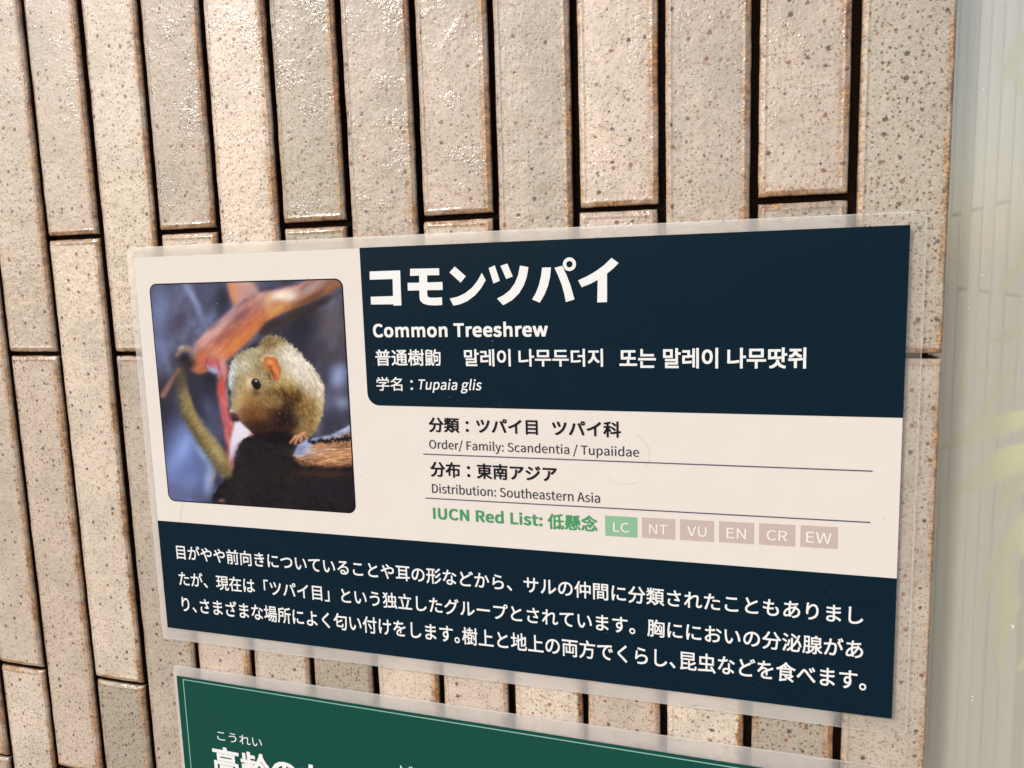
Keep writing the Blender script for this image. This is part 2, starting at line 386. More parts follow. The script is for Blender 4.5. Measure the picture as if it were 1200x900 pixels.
# ------------------------------------------------------------------ lettering
LATIN = ''' 79|
/138|4,-63 27,-63 132,278 109,278
:98|49,137 56,138 62,141 67,146 71,153 72,161 71,169 67,176 62,181 56,184 49,186 41,184 35,181 30,176 27,169 26,161 27,153 30,146 35,141 41,138|49,-5 56,-3 62,0 67,5 71,12 72,20 71,28 67,35 62,40 56,43 49,44 41,43 35,40 30,35 27,28 26,20 27,12 30,5 35,0 41,-3
A213|1,0 34,0 59,78 153,78 177,0 211,0 124,257 88,257|67,104 79,144 85,161 90,178 95,195 100,213 105,230 106,230 111,213 116,195 122,178 127,161 132,144 145,104
C224|132,-5 151,-3 168,2 184,9 198,19 211,32 193,53 183,43 172,35 160,29 147,25 133,24 106,29 84,42 68,64 57,93 54,129 57,165 68,193 85,215 107,228 134,233 147,232 159,228 169,223 178,217 187,209 204,230 195,239 182,248 168,255 152,260 134,261 97,255 66,238 42,211 26,174 20,128 26,82 41,45 65,18 96,1
D241|35,0 101,0 143,6 176,22 200,49 215,85 220,129 215,174 200,209 176,235 142,251 99,257 35,257|68,27 68,230 97,230 129,226 155,214 173,193 183,165 187,129 183,94 173,65 155,44 129,31 97,27
E207|35,0 187,0 187,28 68,28 68,121 165,121 165,149 68,149 68,229 183,229 183,257 35,257
F194|35,0 68,0 68,115 166,115 166,143 68,143 68,229 183,229 183,257 35,257
I103|35,0 68,0 68,257 35,257
L190|35,0 180,0 180,28 68,28 68,257 35,257
N254|35,0 66,0 66,135 66,151 65,167 64,183 63,199 62,215 63,215 91,162 185,0 218,0 218,257 187,257 187,123 187,107 188,91 189,74 190,58 192,42 190,42 162,95 68,257 35,257
O260|130,-5 166,1 196,19 219,47 234,84 239,129 234,175 219,211 196,238 166,255 130,261 94,255 63,238 40,211 26,175 20,129 26,84 40,47 63,19 94,1|130,24 104,29 83,42 67,64 57,94 54,129 57,165 67,193 83,215 104,228 130,233 156,228 177,215 193,193 203,165 206,129 203,94 193,64 177,42 156,29
R223|68,135 68,230 111,230 133,229 150,224 163,215 170,203 173,185 170,167 163,153 150,143 133,137 111,135|176,0 213,0 147,112 167,119 183,130 195,144 203,163 205,185 201,213 189,233 170,247 145,254 116,257 35,257 35,0 68,0 68,109 114,109
S209|106,-5 136,-1 160,9 178,25 190,45 194,68 191,89 184,105 172,118 158,128 141,137 104,153 92,158 81,164 71,172 64,182 62,196 64,208 70,219 80,226 93,231 110,233 123,232 136,229 148,224 158,217 168,209 185,230 173,240 159,249 144,255 127,260 110,261 83,258 61,249 44,234 33,216 29,193 32,173 40,157 52,144 66,135 81,127 118,111 132,105 143,98 153,90 159,79 161,65 158,52 152,40 140,31 125,26 107,24 91,25 76,29 61,36 48,45 36,56 17,33 31,20 47,10 66,2 85,-3
T210|89,0 121,0 121,229 199,229 199,257 11,257 11,229 89,229
U253|126,-5 156,-1 181,11 201,31 214,63 218,106 218,257 187,257 187,105 184,73 176,50 163,35 146,26 126,24 107,26 91,35 78,50 70,73 67,105 67,257 34,257 34,106 39,63 52,31 71,11 97,-1
V202|82,0 120,0 201,257 168,257 127,118 122,100 117,83 113,67 108,50 102,33 101,33 95,50 91,67 86,83 81,100 76,118 34,257 0,257
W308|63,0 102,0 140,155 143,167 145,178 148,190 151,202 153,213 154,213 157,202 159,190 162,178 164,167 167,155 206,0 245,0 298,257 267,257 239,117 237,100 234,84 231,67 228,50 225,34 223,34 220,50 216,67 212,84 209,100 205,117 169,257 140,257 104,117 101,100 97,84 93,67 90,50 86,34 85,34 82,50 79,67 76,84 72,100 69,117 42,257 9,257
a197|76,-5 90,-3 103,1 116,7 128,14 139,23 140,23 143,0 169,0 169,117 167,143 159,165 147,181 128,191 103,195 85,194 69,190 54,184 40,177 29,170 41,148 51,154 61,160 73,164 85,167 98,168 114,166 125,159 132,148 136,135 137,120 94,114 61,103 38,90 25,72 21,49 23,31 31,16 43,5 58,-2|85,21 74,22 65,26 58,31 53,40 51,51 54,65 63,77 79,86 104,94 137,99 137,46 126,37 116,30 106,25 96,22
b217|116,-5 141,0 164,13 182,34 194,62 199,98 195,131 186,158 171,178 150,191 123,195 110,194 98,190 86,184 74,177 63,168 64,202 64,279 32,279 32,0 58,0 61,20 62,20 72,11 83,5 94,0 105,-3|111,22 103,23 94,25 84,29 74,34 64,42 64,142 75,151 85,159 95,164 105,167 115,168 134,165 148,155 158,141 164,121 165,98 163,72 155,51 143,35 128,26
c179|107,-5 121,-3 134,0 146,5 158,11 169,19 155,41 147,35 139,30 130,26 120,23 110,22 90,25 74,35 62,50 54,71 51,95 54,119 62,140 75,155 91,165 111,168 120,167 128,165 135,162 142,157 149,152 165,173 156,180 147,186 136,191 124,194 110,195 81,191 56,178 36,158 23,130 18,95 23,60 35,33 54,12 79,0
d217|97,-5 110,-3 123,1 135,7 145,14 155,22 156,22 159,0 185,0 185,279 153,279 153,206 154,173 145,181 135,187 125,191 113,194 101,195 76,191 53,178 35,157 23,129 19,95 22,60 32,33 49,12 71,0|104,22 86,26 71,35 60,50 54,70 51,95 54,119 62,140 74,155 89,165 106,168 116,167 125,165 134,161 143,156 153,148 153,48 143,39 134,32 124,26 114,23
e194|109,-5 124,-4 137,-1 150,3 161,9 172,15 160,36 152,31 143,27 133,24 123,22 113,21 93,24 76,33 62,47 54,65 50,88 178,88 179,106 176,136 167,161 151,179 130,191 103,195 78,191 55,178 36,157 23,129 18,95 23,60 36,33 55,12 80,0|49,110 54,131 62,147 74,160 88,167 104,169 120,167 133,160 143,148 149,131 151,110
g198|96,-88 129,-84 156,-75 176,-60 188,-42 193,-22 190,-5 182,8 169,17 150,22 126,23 89,23 76,24 66,27 60,32 57,37 56,44 56,50 58,55 61,59 64,63 68,67 73,65 79,63 85,61 90,61 96,60 118,63 137,72 152,86 162,104 166,126 165,136 163,145 160,153 155,160 150,166 189,166 189,190 123,190 119,192 114,193 108,194 102,195 96,195 74,192 54,183 39,169 29,150 25,127 26,114 30,102 36,92 42,83 50,76 50,75 44,70 38,64 33,56 30,48 29,39 30,31 32,23 36,17 40,12 46,8 46,6 36,-1 28,-9 23,-18 19,-27 18,-37 22,-55 32,-69 49,-79 70,-85|96,82 83,84 72,90 64,99 58,112 56,127 58,142 63,155 72,164 83,170 96,172 109,170 120,164 129,155 135,142 137,127 134,112 129,99 120,90 109,84|101,-65 82,-64 67,-60 55,-53 48,-43 46,-32 47,-26 49,-19 52,-12 58,-6 65,0 70,-1 75,-2 80,-2 85,-3 90,-3 123,-3 136,-4 147,-6 155,-11 159,-18 161,-27 158,-38 150,-49 138,-58 121,-63
h213|32,0 64,0 64,138 75,148 85,157 95,162 105,166 116,167 130,165 140,159 147,150 151,135 152,116 152,0 184,0 184,120 182,147 175,168 164,183 147,192 126,195 111,193 98,189 85,182 74,173 63,163 64,202 64,279 32,279
i97|32,0 64,0 64,190 32,190|48,229 55,230 61,233 66,238 69,244 70,251 69,258 66,263 61,268 55,270 48,271 41,270 35,268 31,263 28,258 27,251 28,244 31,238 35,233 41,230
l100|66,-5 71,-4 75,-4 78,-3 82,-3 84,-2 80,23 73,22 70,23 68,24 66,27 65,31 64,36 64,279 32,279 32,38 33,23 37,11 44,3 53,-3
m325|32,0 64,0 64,138 75,149 84,157 94,162 103,166 112,167 125,165 135,159 142,150 146,135 147,116 147,0 179,0 179,138 190,149 200,157 209,162 218,166 227,167 240,165 250,159 257,150 261,135 263,116 263,0 294,0 294,120 292,147 285,168 274,183 258,192 237,195 223,193 210,188 198,181 186,171 174,159 168,171 161,181 150,189 138,193 121,195 108,193 96,189 84,182 73,173 62,162 62,162 58,190 32,190
n214|32,0 64,0 64,138 75,148 85,157 95,162 105,166 116,167 130,165 140,159 147,150 151,135 152,116 152,0 184,0 184,120 182,147 175,168 164,183 147,192 126,195 111,193 98,189 85,182 73,173 62,162 62,162 58,190 32,190
o213|106,-5 133,0 157,12 176,33 189,60 194,95 189,130 176,158 157,178 133,191 106,195 79,191 55,178 36,158 23,130 18,95 23,60 36,33 55,12 79,0|106,22 88,25 73,35 61,50 54,71 51,95 54,119 61,140 73,155 88,165 106,168 124,165 140,155 151,140 159,119 161,95 159,71 151,50 140,35 124,25
p217|32,-80 64,-80 64,-16 63,18 74,10 84,4 95,-1 105,-4 116,-5 141,0 164,13 182,34 194,62 199,98 195,131 186,158 171,178 150,191 123,195 110,194 97,190 85,184 73,176 62,168 62,168 58,190 32,190|111,22 103,23 94,25 84,29 74,34 64,42 64,142 75,151 86,159 96,164 105,167 115,168 134,165 148,155 158,141 164,121 165,98 163,72 155,51 143,35 128,26
r136|32,0 64,0 64,122 73,139 82,152 92,160 102,165 112,166 116,166 120,166 124,165 127,164 131,163 137,191 133,192 129,194 125,194 121,195 116,195 104,193 92,188 81,180 71,169 62,155 62,155 58,190 32,190
s164|82,-5 106,-2 126,6 140,19 148,34 151,52 148,71 139,85 125,95 110,103 93,110 81,114 69,120 60,126 54,133 52,143 54,151 58,159 65,165 75,169 88,170 97,169 106,167 115,163 123,159 131,153 146,173 137,180 126,186 114,191 101,194 87,195 64,192 46,185 33,173 25,158 22,141 25,124 34,111 46,100 61,92 77,86 90,81 101,76 111,69 118,60 120,50 119,41 115,32 107,26 97,22 83,20 70,21 58,24 47,29 37,35 27,43 11,22 23,13 36,6 51,0 66,-3
t132|92,-5 99,-4 106,-3 113,-2 120,0 127,2 121,27 117,25 112,24 108,22 103,22 99,21 88,23 79,28 74,35 71,45 70,58 70,164 121,164 121,190 70,190 70,244 43,244 40,190 9,188 9,164 38,164 38,59 40,38 45,20 55,7 71,-2
u213|88,-5 103,-3 116,2 128,9 140,18 151,30 152,30 154,0 181,0 181,190 149,190 149,55 138,43 128,34 119,28 108,24 97,23 84,25 74,31 67,41 63,55 62,74 62,190 29,190 29,70 32,43 38,23 50,8 66,-2
w281|62,0 99,0 126,102 129,113 132,124 134,135 137,146 139,157 141,157 144,146 146,135 149,124 151,113 154,103 181,0 220,0 272,190 241,190 213,80 211,69 208,59 206,48 204,38 202,27 200,27 187,80 157,190 126,190 96,80 93,69 91,59 88,48 86,38 83,27 82,27 70,80 42,190 9,190
y183|35,-82 56,-79 73,-69 87,-55 98,-37 106,-16 178,190 147,190 112,85 97,31 95,31 91,42 87,53 84,64 80,74 76,85 38,190 5,190 81,0 77,-15 71,-28 64,-39 56,-48 46,-54 34,-56 31,-55 28,-55 25,-54 22,-53 19,-53 13,-78 17,-79 21,-80 25,-81 30,-82'''
GL = {}
for ln in LATIN.split('\n'):
    p = ln.split('|'); ch = ln[0]; adv = int(p[0][1:] or 0) * 2.852
    GL[ch] = (adv / 1000, [[tuple(int(q) * 0.002852 for q in s.split(',')) for s in lp.split(' ')] for lp in p[1:] if lp.strip()])
_cache = {}
def glyph(ch):
    """flat outline of one character in em units: (advance, verts, faces)"""
    key = ch
    if key in _cache: return _cache[key]
    if ch in GL:
        adv, loops = GL[ch]
        cu = bpy.data.curves.new('glyph', 'CURVE'); cu.dimensions = '2D'; cu.fill_mode = 'FRONT'
        for lp in loops:
            sp = cu.splines.new('POLY'); sp.points.add(len(lp) - 1); sp.use_cyclic_u = True
            for i, (x, y) in enumerate(lp): sp.points[i].co = (x, y, 0, 1)
        empty_ = not loops
    else:
        o_ = ord(ch); adv = 0.92 if 0xAC00 <= o_ <= 0xD7A3 else 1.0
        cu = bpy.data.curves.new('glyph', 'FONT'); cu.body = ch; cu.fill_mode = 'FRONT'; cu.resolution_u = 4
        empty_ = ch in ' \u3000'
    if empty_: r = (adv, [], [])
    else:
        o = bpy.data.objects.new('glyph', cu)
        me = o.to_mesh()
        vs = [(v.co.x, v.co.y) for v in me.vertices]; fs = [tuple(p.vertices) for p in me.polygons]
        if fs:
            ar = sum((vs[f[1]][0] - vs[f[0]][0]) * (vs[f[2]][1] - vs[f[0]][1]) - (vs[f[1]][1] - vs[f[0]][1]) * (vs[f[2]][0] - vs[f[0]][0]) for f in fs)
            if ar < 0: fs = [f[::-1] for f in fs]
        if ch == '：':                  # full-width colon sits in the middle of its square
            sh = 0.5 - (min(q[0] for q in vs) + max(q[0] for q in vs)) / 2; vs = [(q[0] + sh, q[1]) for q in vs]
        r = (adv, vs, fs)
        o.to_mesh_clear(); bpy.data.objects.remove(o)
    bpy.data.curves.remove(cu)
    _cache[key] = r
    return r

def lettering(name, text, fit, bold, mat, parent, y, ox, shear=0.0, half=''):
    """one line of writing as one mesh; fit = (left, right, first bottom, first top, last bottom, last top) in mm on the sheet"""
    L, Rr, b1, t1, b2, t2 = [q / 1000 for q in fit]
    V, F, pen, gb = [], [], 0.0, []
    for ch in text:
        adv, vs, fs = glyph(ch)
        if ch in half: adv *= 0.5
        if ord(ch) < 0x2000: adv += 1.2 * bold
        if vs:
            for k in range(8 if bold > 0 else 1):        # heavier weight: the outline spread in eight directions
                dx, dy = bold * ((k * 3 + 4) % 9 // 3 - 1) * -1, bold * ((k + (k > 3)) % 3 - 1)
                dx = bold * ((k + (k > 3)) // 3 - 1)
                i0 = len(V); V += [(pen + x + dx + shear * (y_ + dy), y_ + dy, k) for x, y_ in vs]; F += [tuple(i0 + q for q in f) for f in fs]
            ys = [q[1] for q in vs]; gb.append((min(ys) - bold, max(ys) + bold, pen + 0.5 * adv))
        pen += adv
    xs = [q[0] for q in V]; x0, x1 = min(xs), max(xs)
    sx = (Rr - L) / (x1 - x0)
    f, l = gb[0], gb[-1]
    sy = ((t1 - b1) + (t2 - b2)) / ((f[1] - f[0]) + (l[1] - l[0]))
    sy = min(max(sy, sx * 0.86), sx * 1.14)
    c1 = (t1 + b1) / 2 - sy * (f[0] + f[1]) / 2; c2 = (t2 + b2) / 2 - sy * (l[0] + l[1]) / 2
    slope = (c2 - c1) / max(1e-6, (l[2] - f[2]) * sx) if len(gb) > 1 else 0
    slope = max(-0.006, min(0.006, slope))
    mid = (c1 + c2) / 2; xm = (f[2] + l[2]) / 2
    W = [(L + (x - x0) * sx - ox, y - k * 0.000006, mid + yy * sy + (x - xm) * sx * slope) for x, yy, k in V]
    return mesh_ob(name, W, F, mat, parent)

def rounded(x0, x1, z0, z1, r, n=8):
    """outline, counter-clockwise from the lower left; r = radii of (ll, lr, ur, ul)"""
    out = []
    for (cx, cz, a0, q) in ((x0 + r[0], z0 + r[0], 180, r[0]), (x1 - r[1], z0 + r[1], 270, r[1]), (x1 - r[2], z1 - r[2], 0, r[2]), (x0 + r[3], z1 - r[3], 90, r[3])):
        if q <= 0: out.append((cx, cz)); continue
        for k in range(n + 1):
            a = R(a0 + 90 * k / n); out.append((cx + q * math.cos(a), cz + q * math.sin(a)))
    return out

def slab(name, outline, y_back, y_front, mat, parent):
    """a flat sheet with real thickness; y_front is nearer the viewer (smaller y)"""
    n = len(outline)
    V = [(x, y_front, z) for x, z in outline] + [(x, y_back, z) for x, z in outline]
    F = [tuple(range(n)), tuple(range(2 * n - 1, n - 1, -1))] + [(i, i + n, (i + 1) % n + n, (i + 1) % n) for i in range(n)]
    return mesh_ob(name, V, F, mat, parent)

def bar(name, x0, x1, z0, z1, t, y, mat, parent, dz=0.0):
    return mesh_ob(name, [(x0, y, z0 - t / 2), (x1, y, z1 - t / 2), (x1, y, z1 + t / 2), (x0, y, z0 + t / 2)], [(0, 1, 2, 3)], mat, parent)

def film_material():
    g = N('milky_laminate'); v = obj_vec(g)
    sx_ = g.t.nodes.new('ShaderNodeSeparateXYZ'); g.t.links.new(v, sx_.inputs[0])
    far = g.step(g.math('MULTIPLY_ADD', g.noise(v, 40, 3), 0.012, g.math('ADD', sx_.outputs[0], -0.006)), 0.172, 0.184, 1.0, 0.16)   # pressed flat on the corner tile
    milk = g.n('ShaderNodeBsdfDiffuse', {}, {'Color': (0.90, 0.88, 0.87, 1)})
    tl = g.n('ShaderNodeBsdfTranslucent', {}, {'Color': (0.90, 0.88, 0.87, 1)})
    mk = g.n('ShaderNodeMixShader', {}, {0: 0.25, 1: milk, 2: tl})
    thru = g.n('ShaderNodeBsdfRefraction', {}, {'Color': (0.97, 0.97, 0.97, 1), 'Roughness': 0.42, 'IOR': 1.18})
    clear = g.n('ShaderNodeBsdfTransparent', {}, {})
    a = g.n('ShaderNodeMixShader', {}, {0: g.math('MULTIPLY', far, 0.22), 1: clear, 2: thru})
    b = g.n('ShaderNodeMixShader', {}, {0: g.math('MULTIPLY', far, g.math('MULTIPLY_ADD', g.noise(v, 60, 3), 0.10, 0.20)), 1: a, 2: mk})
    gl = g.n('ShaderNodeBsdfGlossy', {}, {'Color': (1, 1, 1, 1), 'Roughness': 0.15, 'Normal': g.bump(g.noise(v, 30, 2), 0.3, 0.002)})
    c = g.n('ShaderNodeMixShader', {}, {0: 0.05, 1: b, 2: gl})
    return g.done(c)
FILM = film_material()
def rim_material():
    g = N('laminate_edge')
    return g.done(g.n('ShaderNodeMixShader', {}, {0: 0.20, 1: g.n('ShaderNodeBsdfTransparent'), 2: g.bsdf((0.9, 0.89, 0.87, 1), 0.3, 0.6)}))
RIM = rim_material()
def rim(name, outline, r, y, parent):
    n = len(outline); V, F = [], []
    cx = sum(p[0] for p in outline) / n; cz = sum(p[1] for p in outline) / n
    x0 = min(p[0] for p in outline); x1 = max(p[0] for p in outline); z0 = min(p[1] for p in outline); z1 = max(p[1] for p in outline)
    fx, fz = 1 - 2 * r / (x1 - x0), 1 - 2 * r / (z1 - z0)
    for x, z in outline: V.append((x, y, z))
    for x, z in outline: V.append(((x - cx) * fx + cx, y - 0.00006, (z - cz) * fz + cz))
    for i in range(n): F.append((i, (i + 1) % n, (i + 1) % n + n, i + n))
    return mesh_ob(name, V, F, RIM, parent)

NAVY = print_mat('navy_print', (7, 33, 48), wear=0.05)
CREAM = print_mat('cream_print', (236, 228, 220), wear=0.03)
WHITE = print_mat('white_print', (246, 246, 244), wear=0.02)
BLACK = print_mat('black_print', (28, 30, 38), wear=0.02)
GREY = print_mat('charcoal_print', (66, 66, 76), wear=0.02)
RULE = print_mat('slate_print', (92, 94, 116), wear=0.02)
GREEN_T = print_mat('green_ink', (76, 162, 104), wear=0.02)
GREEN_B = print_mat('pale_green_print', (146, 194, 156), wear=0.03)
BROWN_B = print_mat('dusty_pink_print', (206, 188, 178), wear=0.03)
BADGE_W = print_mat('badge_white_print', (250, 244, 240), wear=0.02)
DKGREEN = print_mat('dark_green_print', (22, 78, 68), wear=0.05)
MINT = print_mat('mint_print', (150, 196, 180), wear=0.02)

# --- the treeshrew sign
SX = 0.20
sg = empty('treeshrew_sign', (SX, 0, Z0), 'large navy and cream laminated treeshrew sign with an animal photo on the tiled wall', 'sign', 'laminated signs on the tiled wall')
mmx = lambda a: a / 1000 - SX
fo = rounded(mmx(-4.6), mmx(406.5), -0.0077, 0.2268, (.002, .003, .003, .0035))
slab('laminate_film', fo, 0.0006, 0.0003, FILM, sg)
rim('laminate_edge', fo, 0.0005, 0.00024, sg)
sheet = slab('printed_sheet', rounded(mmx(0), mmx(400), 0, 0.2211, (.0003,) * 4, 2), 0.0002, 0.0, CREAM, sg)
slab('header_panel', rounded(mmx(143.2), mmx(400.15), 0.1393, 0.2213, (.0066, 0, 0, 0)), 0.0001, -0.00012, NAVY, sg)
slab('description_panel', [(mmx(-.1), -0.0001), (mmx(400.1), -0.0001), (mmx(400.1), 0.0667), (mmx(-.1), 0.0668)], 0.0001, -0.00012, NAVY, sg)
YT = -0.00022
def put(name, text, fit, bold, mat, **k): return lettering(name, text, fit, bold, mat, sg, YT, SX, **k)
TITLE = [[(148.36, 209.13), (165.56, 209.21), (165.37, 191.48), (160.9, 191.44), (160.93, 192.13), (148.12, 192.23), (148.23, 196.21), (160.91, 196.31), (161.13, 204.97), (148.23, 204.95)],
         [(171.15, 209.85), (186.91, 209.61), (186.88, 206.23), (180.34, 206.29), (180.17, 202.78), (188.44, 202.8), (188.39, 198.84), (179.98, 198.91), (179.88, 196.74), (180.2, 195.59), (181.42, 195.11), (184.64, 195.05), (187.86, 195.22), (187.81, 191.35), (183.59, 191.19), (179.87, 191.48), (177.29, 192.32), (175.86, 193.84), (175.59, 195.91), (175.74, 198.89), (169.32, 198.91), (169.4, 202.81), (175.8, 202.77), (175.98, 206.3), (170.96, 206.32)],
         [(192.44, 207.43), (195.36, 210.26), (201.07, 205.29), (198.17, 202.22)],
         [(209.5, 206.73), (211.38, 203.12), (208.86, 199.29), (205.75, 196.0), (201.42, 193.05), (197.36, 191.54), (193.8, 190.91), (192.0, 194.46), (196.3, 195.29), (200.37, 197.01), (204.09, 199.62), (207.09, 202.9)],
         [(213.13, 208.95), (216.35, 210.17), (218.68, 202.61), (215.34, 201.36)],
         [(219.27, 209.86), (222.8, 210.85), (225.39, 204.53), (221.98, 203.41)],
         [(229.24, 209.67), (233.46, 208.78), (232.53, 204.34), (230.92, 200.22), (228.26, 196.22), (224.68, 193.08), (220.04, 190.72), (216.97, 194.0), (220.56, 195.71), (223.79, 198.07), (226.33, 201.32), (228.06, 205.0)],
         [(240.28, 208.36), (244.68, 208.33), (244.13, 204.03), (243.01, 199.72), (241.09, 195.41), (238.71, 191.63), (234.86, 193.23), (236.78, 196.26), (238.36, 199.83), (239.61, 204.15)],
         [(246.36, 208.07), (250.18, 208.92), (252.31, 204.35), (254.1, 199.46), (255.86, 192.85), (251.6, 191.73), (250.9, 195.75), (249.66, 200.32), (247.96, 204.68)],
         [(273.96, 211.87), (277.24, 209.35), (274.65, 206.91), (271.71, 204.67), (271.53, 191.39), (266.85, 191.26), (267.23, 201.82), (263.71, 200.09), (259.51, 198.59), (257.8, 201.84), (262.13, 203.66), (266.53, 205.98), (270.36, 208.62)],
         [(253.75, 209.56), (3.21, 1.54)]]
V, F = [], []
for k, pl in enumerate(TITLE):                       # the six heavy katakana, stroke by stroke
    i0 = len(V); V += [(mmx(x), YT - .000006 * k, z / 1000) for x, z in pl]
    F += [tuple(range(i0, len(V)))[::-1]] if k < len(TITLE) - 1 else []
V = V[:len(V) - len(TITLE[-1])]; hx, hz, ho, hi = TITLE[-1][0][0], TITLE[-1][0][1], TITLE[-1][1][0], TITLE[-1][1][1]
i0 = len(V)
for q in range(24):
    for r_ in (ho, hi): V.append((mmx(hx + r_ * math.cos(R(15 * q))), YT - .0001, (hz + r_ * math.sin(R(15 * q))) / 1000))
for q in range(24): j = (q + 1) % 24; F.append((i0 + 2 * q, i0 + 2 * j, i0 + 2 * j + 1, i0 + 2 * q + 1))
title = mesh_ob('title_lettering', V, F, WHITE, sg)
bm = bmesh.new(); bm.from_mesh(title.data); bmesh.ops.triangulate(bm, faces=bm.faces[:]); bm.to_mesh(title.data); bm.free()
put('name_lettering', 'Common Treeshrew', (148.48, 242.36, 175.01, 182.31, 175.32, 180.34), .032, WHITE)
put('name_lettering', '普通樹鼩', (148.97, 185.72, 160.26, 168.96, 160.67, 168.97), .014, WHITE)
put('name_lettering', '말레이 나무두더지', (198.46, 269.21, 160.58, 168.98, 160.57, 169.33), .019, WHITE)
put('name_lettering', '또는 말레이 나무땃쥐', (277.1, 360.25, 160.7, 168.9, 160.9, 169.6), .023, WHITE)
put('name_lettering', '学名：', (148.8, 169.65, 147.08, 154.65, 148.05, 152.78), .010, WHITE)
put('name_lettering', 'Tupaia glis', (172.86, 207.45, 148.16, 153.48, 148.28, 152.32), .012, WHITE, shear=.2)
put('fact_lettering', '分類：ツパイ目', (177.47, 235.9, 126.07, 133.6, 126.32, 133.87), .020, BLACK)
put('fact_lettering', 'ツパイ科', (243.3, 277.33, 126.8, 133.29, 126.19, 134.43), .020, BLACK)
put('fact_lettering', 'Order/ Family: Scandentia / Tupaiidae', (177.22, 285.94, 117.25, 121.9, 117.27, 120.82), .0025, GREY)
bar('divider_line', mmx(173.6), mmx(388.7), .1142, .1152, .00055, YT, RULE, sg)
put('fact_lettering', '分布：東南アジア', (177.29, 245.15, 102.32, 110.07, 103.11, 110.21), .020, BLACK)
put('fact_lettering', 'Distribution: Southeastern Asia', (177.7, 266.63, 93.65, 98.48, 93.48, 97.14), .0025, GREY)
bar('divider_line', mmx(173.7), mmx(388.5), .0906, .0918, .00055, YT, RULE, sg)
put('status_lettering', 'IUCN Red List:', (177.65, 237.07, 79.52, 85.78, 79.68, 84.13), .026, GREEN_T)
put('status_lettering', '低懸念', (239.87, 265.17, 78.53, 86.5, 78.7, 86.86), .018, GREEN_T)
for k, code in enumerate(('LC', 'NT', 'VU', 'EN', 'CR', 'EW')):
    x0 = 269.05 + 18.06 * k; zb = 77.0 + .27 * k
    bd = slab('status_badge', [(mmx(x0), zb / 1000), (mmx(x0 + 15.8), zb / 1000 + .0001), (mmx(x0 + 15.8), zb / 1000 + .0103), (mmx(x0), zb / 1000 + .0102)], 0.0001, -0.0001, GREEN_B if k == 0 else BROWN_B, sg)
    tag(bd, 'pale green status badge reading LC' if k == 0 else 'dusty pink status badge reading ' + code)
    wdt = {'LC': 7.8, 'NT': 8.9, 'VU': 9.0, 'EN': 8.8, 'CR': 9.0, 'EW': 10.8}[code]
    lettering('badge_lettering', code, (x0 + 7.9 - wdt / 2, x0 + 7.9 + wdt / 2, zb + 2.4, zb + 7.2, zb + 2.4, zb + 7.2), 0.004, BADGE_W, bd, YT, SX)
put('description_lettering', '目がやや前向きについていることや耳の形などから、サルの仲間に分類されたこともありまし', (11.48, 386.81, 44.1, 52.25, 43.68, 51.81), .012, WHITE)
put('description_lettering', 'たが、現在は「ツパイ目」という独立したグループとされています。胸ににおいの分泌腺があ', (11.48, 387.22, 28.2, 35.96, 27.21, 35.85), .012, WHITE)
put('description_lettering', 'り、さまざまな場所によく匂い付けをします。樹上と地上の両方でくらし、昆虫などを食べます。', (11.96, 388.98, 12.2, 20.04, 11.57, 16.0), .012, WHITE, half='、。')

def scratch(name, lines, mat, parent):
    V, F = [], []
    for pts, t in lines:
        i0 = len(V)
        for k, (x, z) in enumerate(pts):
            a, b = pts[max(0, k - 1)], pts[min(len(pts) - 1, k + 1)]; l_ = math.hypot(b[0] - a[0], b[1] - a[1])
            nx, nz = -(b[1] - a[1]) / l_ * t / 2, (b[0] - a[0]) / l_ * t / 2
            V += [(x - nx, -.00030, z - nz), (x + nx, -.00030, z + nz)]
        for k in range(len(pts) - 1): q = i0 + 2 * k; F.append((q, q + 2, q + 3, q + 1))
    return mesh_ob(name, V, F, mat, parent)
g = N('scratch_mark')
SCR = g.done(g.n('ShaderNodeMixShader', {}, {0: 0.35, 1: g.n('ShaderNodeBsdfTransparent'), 2: g.bsdf(lin((120, 108, 100)), 0.6, 0.3)}))
arc = lambda cx, cz, r, a0, a1, n=16: [(mmx(cx + r * math.cos(R(a0 + (a1 - a0) * k / n))), (cz + r * math.sin(R(a0 + (a1 - a0) * k / n))) / 1000) for k in range(n + 1)]
for marks in ((arc(281, 118.5, 10, 70, -35), .00018), (arc(279, 116, 12.5, -60, -130), .00014),
              ([(mmx(x), z / 1000) for x, z in ((32, 117), (29.5, 104), (26, 94), (22, 84), (17.5, 74), (16, 66.9))], .00022)):
    scratch('scratch', [marks], SCR, sg)
g = N('dust'); DUST = g.done(g.bsdf(lin((150, 156, 160)), 0.8, 0.2))
rd = random.Random(12); V, F = [], []
for k in range(22):
    x, z = mmx(rd.uniform(2, 398)), rd.uniform(.002, .219); r = rd.choice((.00012, .00016, .00022, .0003)); i0 = len(V)
    for a in range(6):
        ang = a * math.pi / 3; q = r * rd.uniform(.6, 1.2); V.append((x + q * math.cos(ang), -.00032, z + q * math.sin(ang)))
    F.append(tuple(range(i0, i0 + 6)))
tag(mesh_ob('dust', V, F, DUST, sg), kind='stuff')

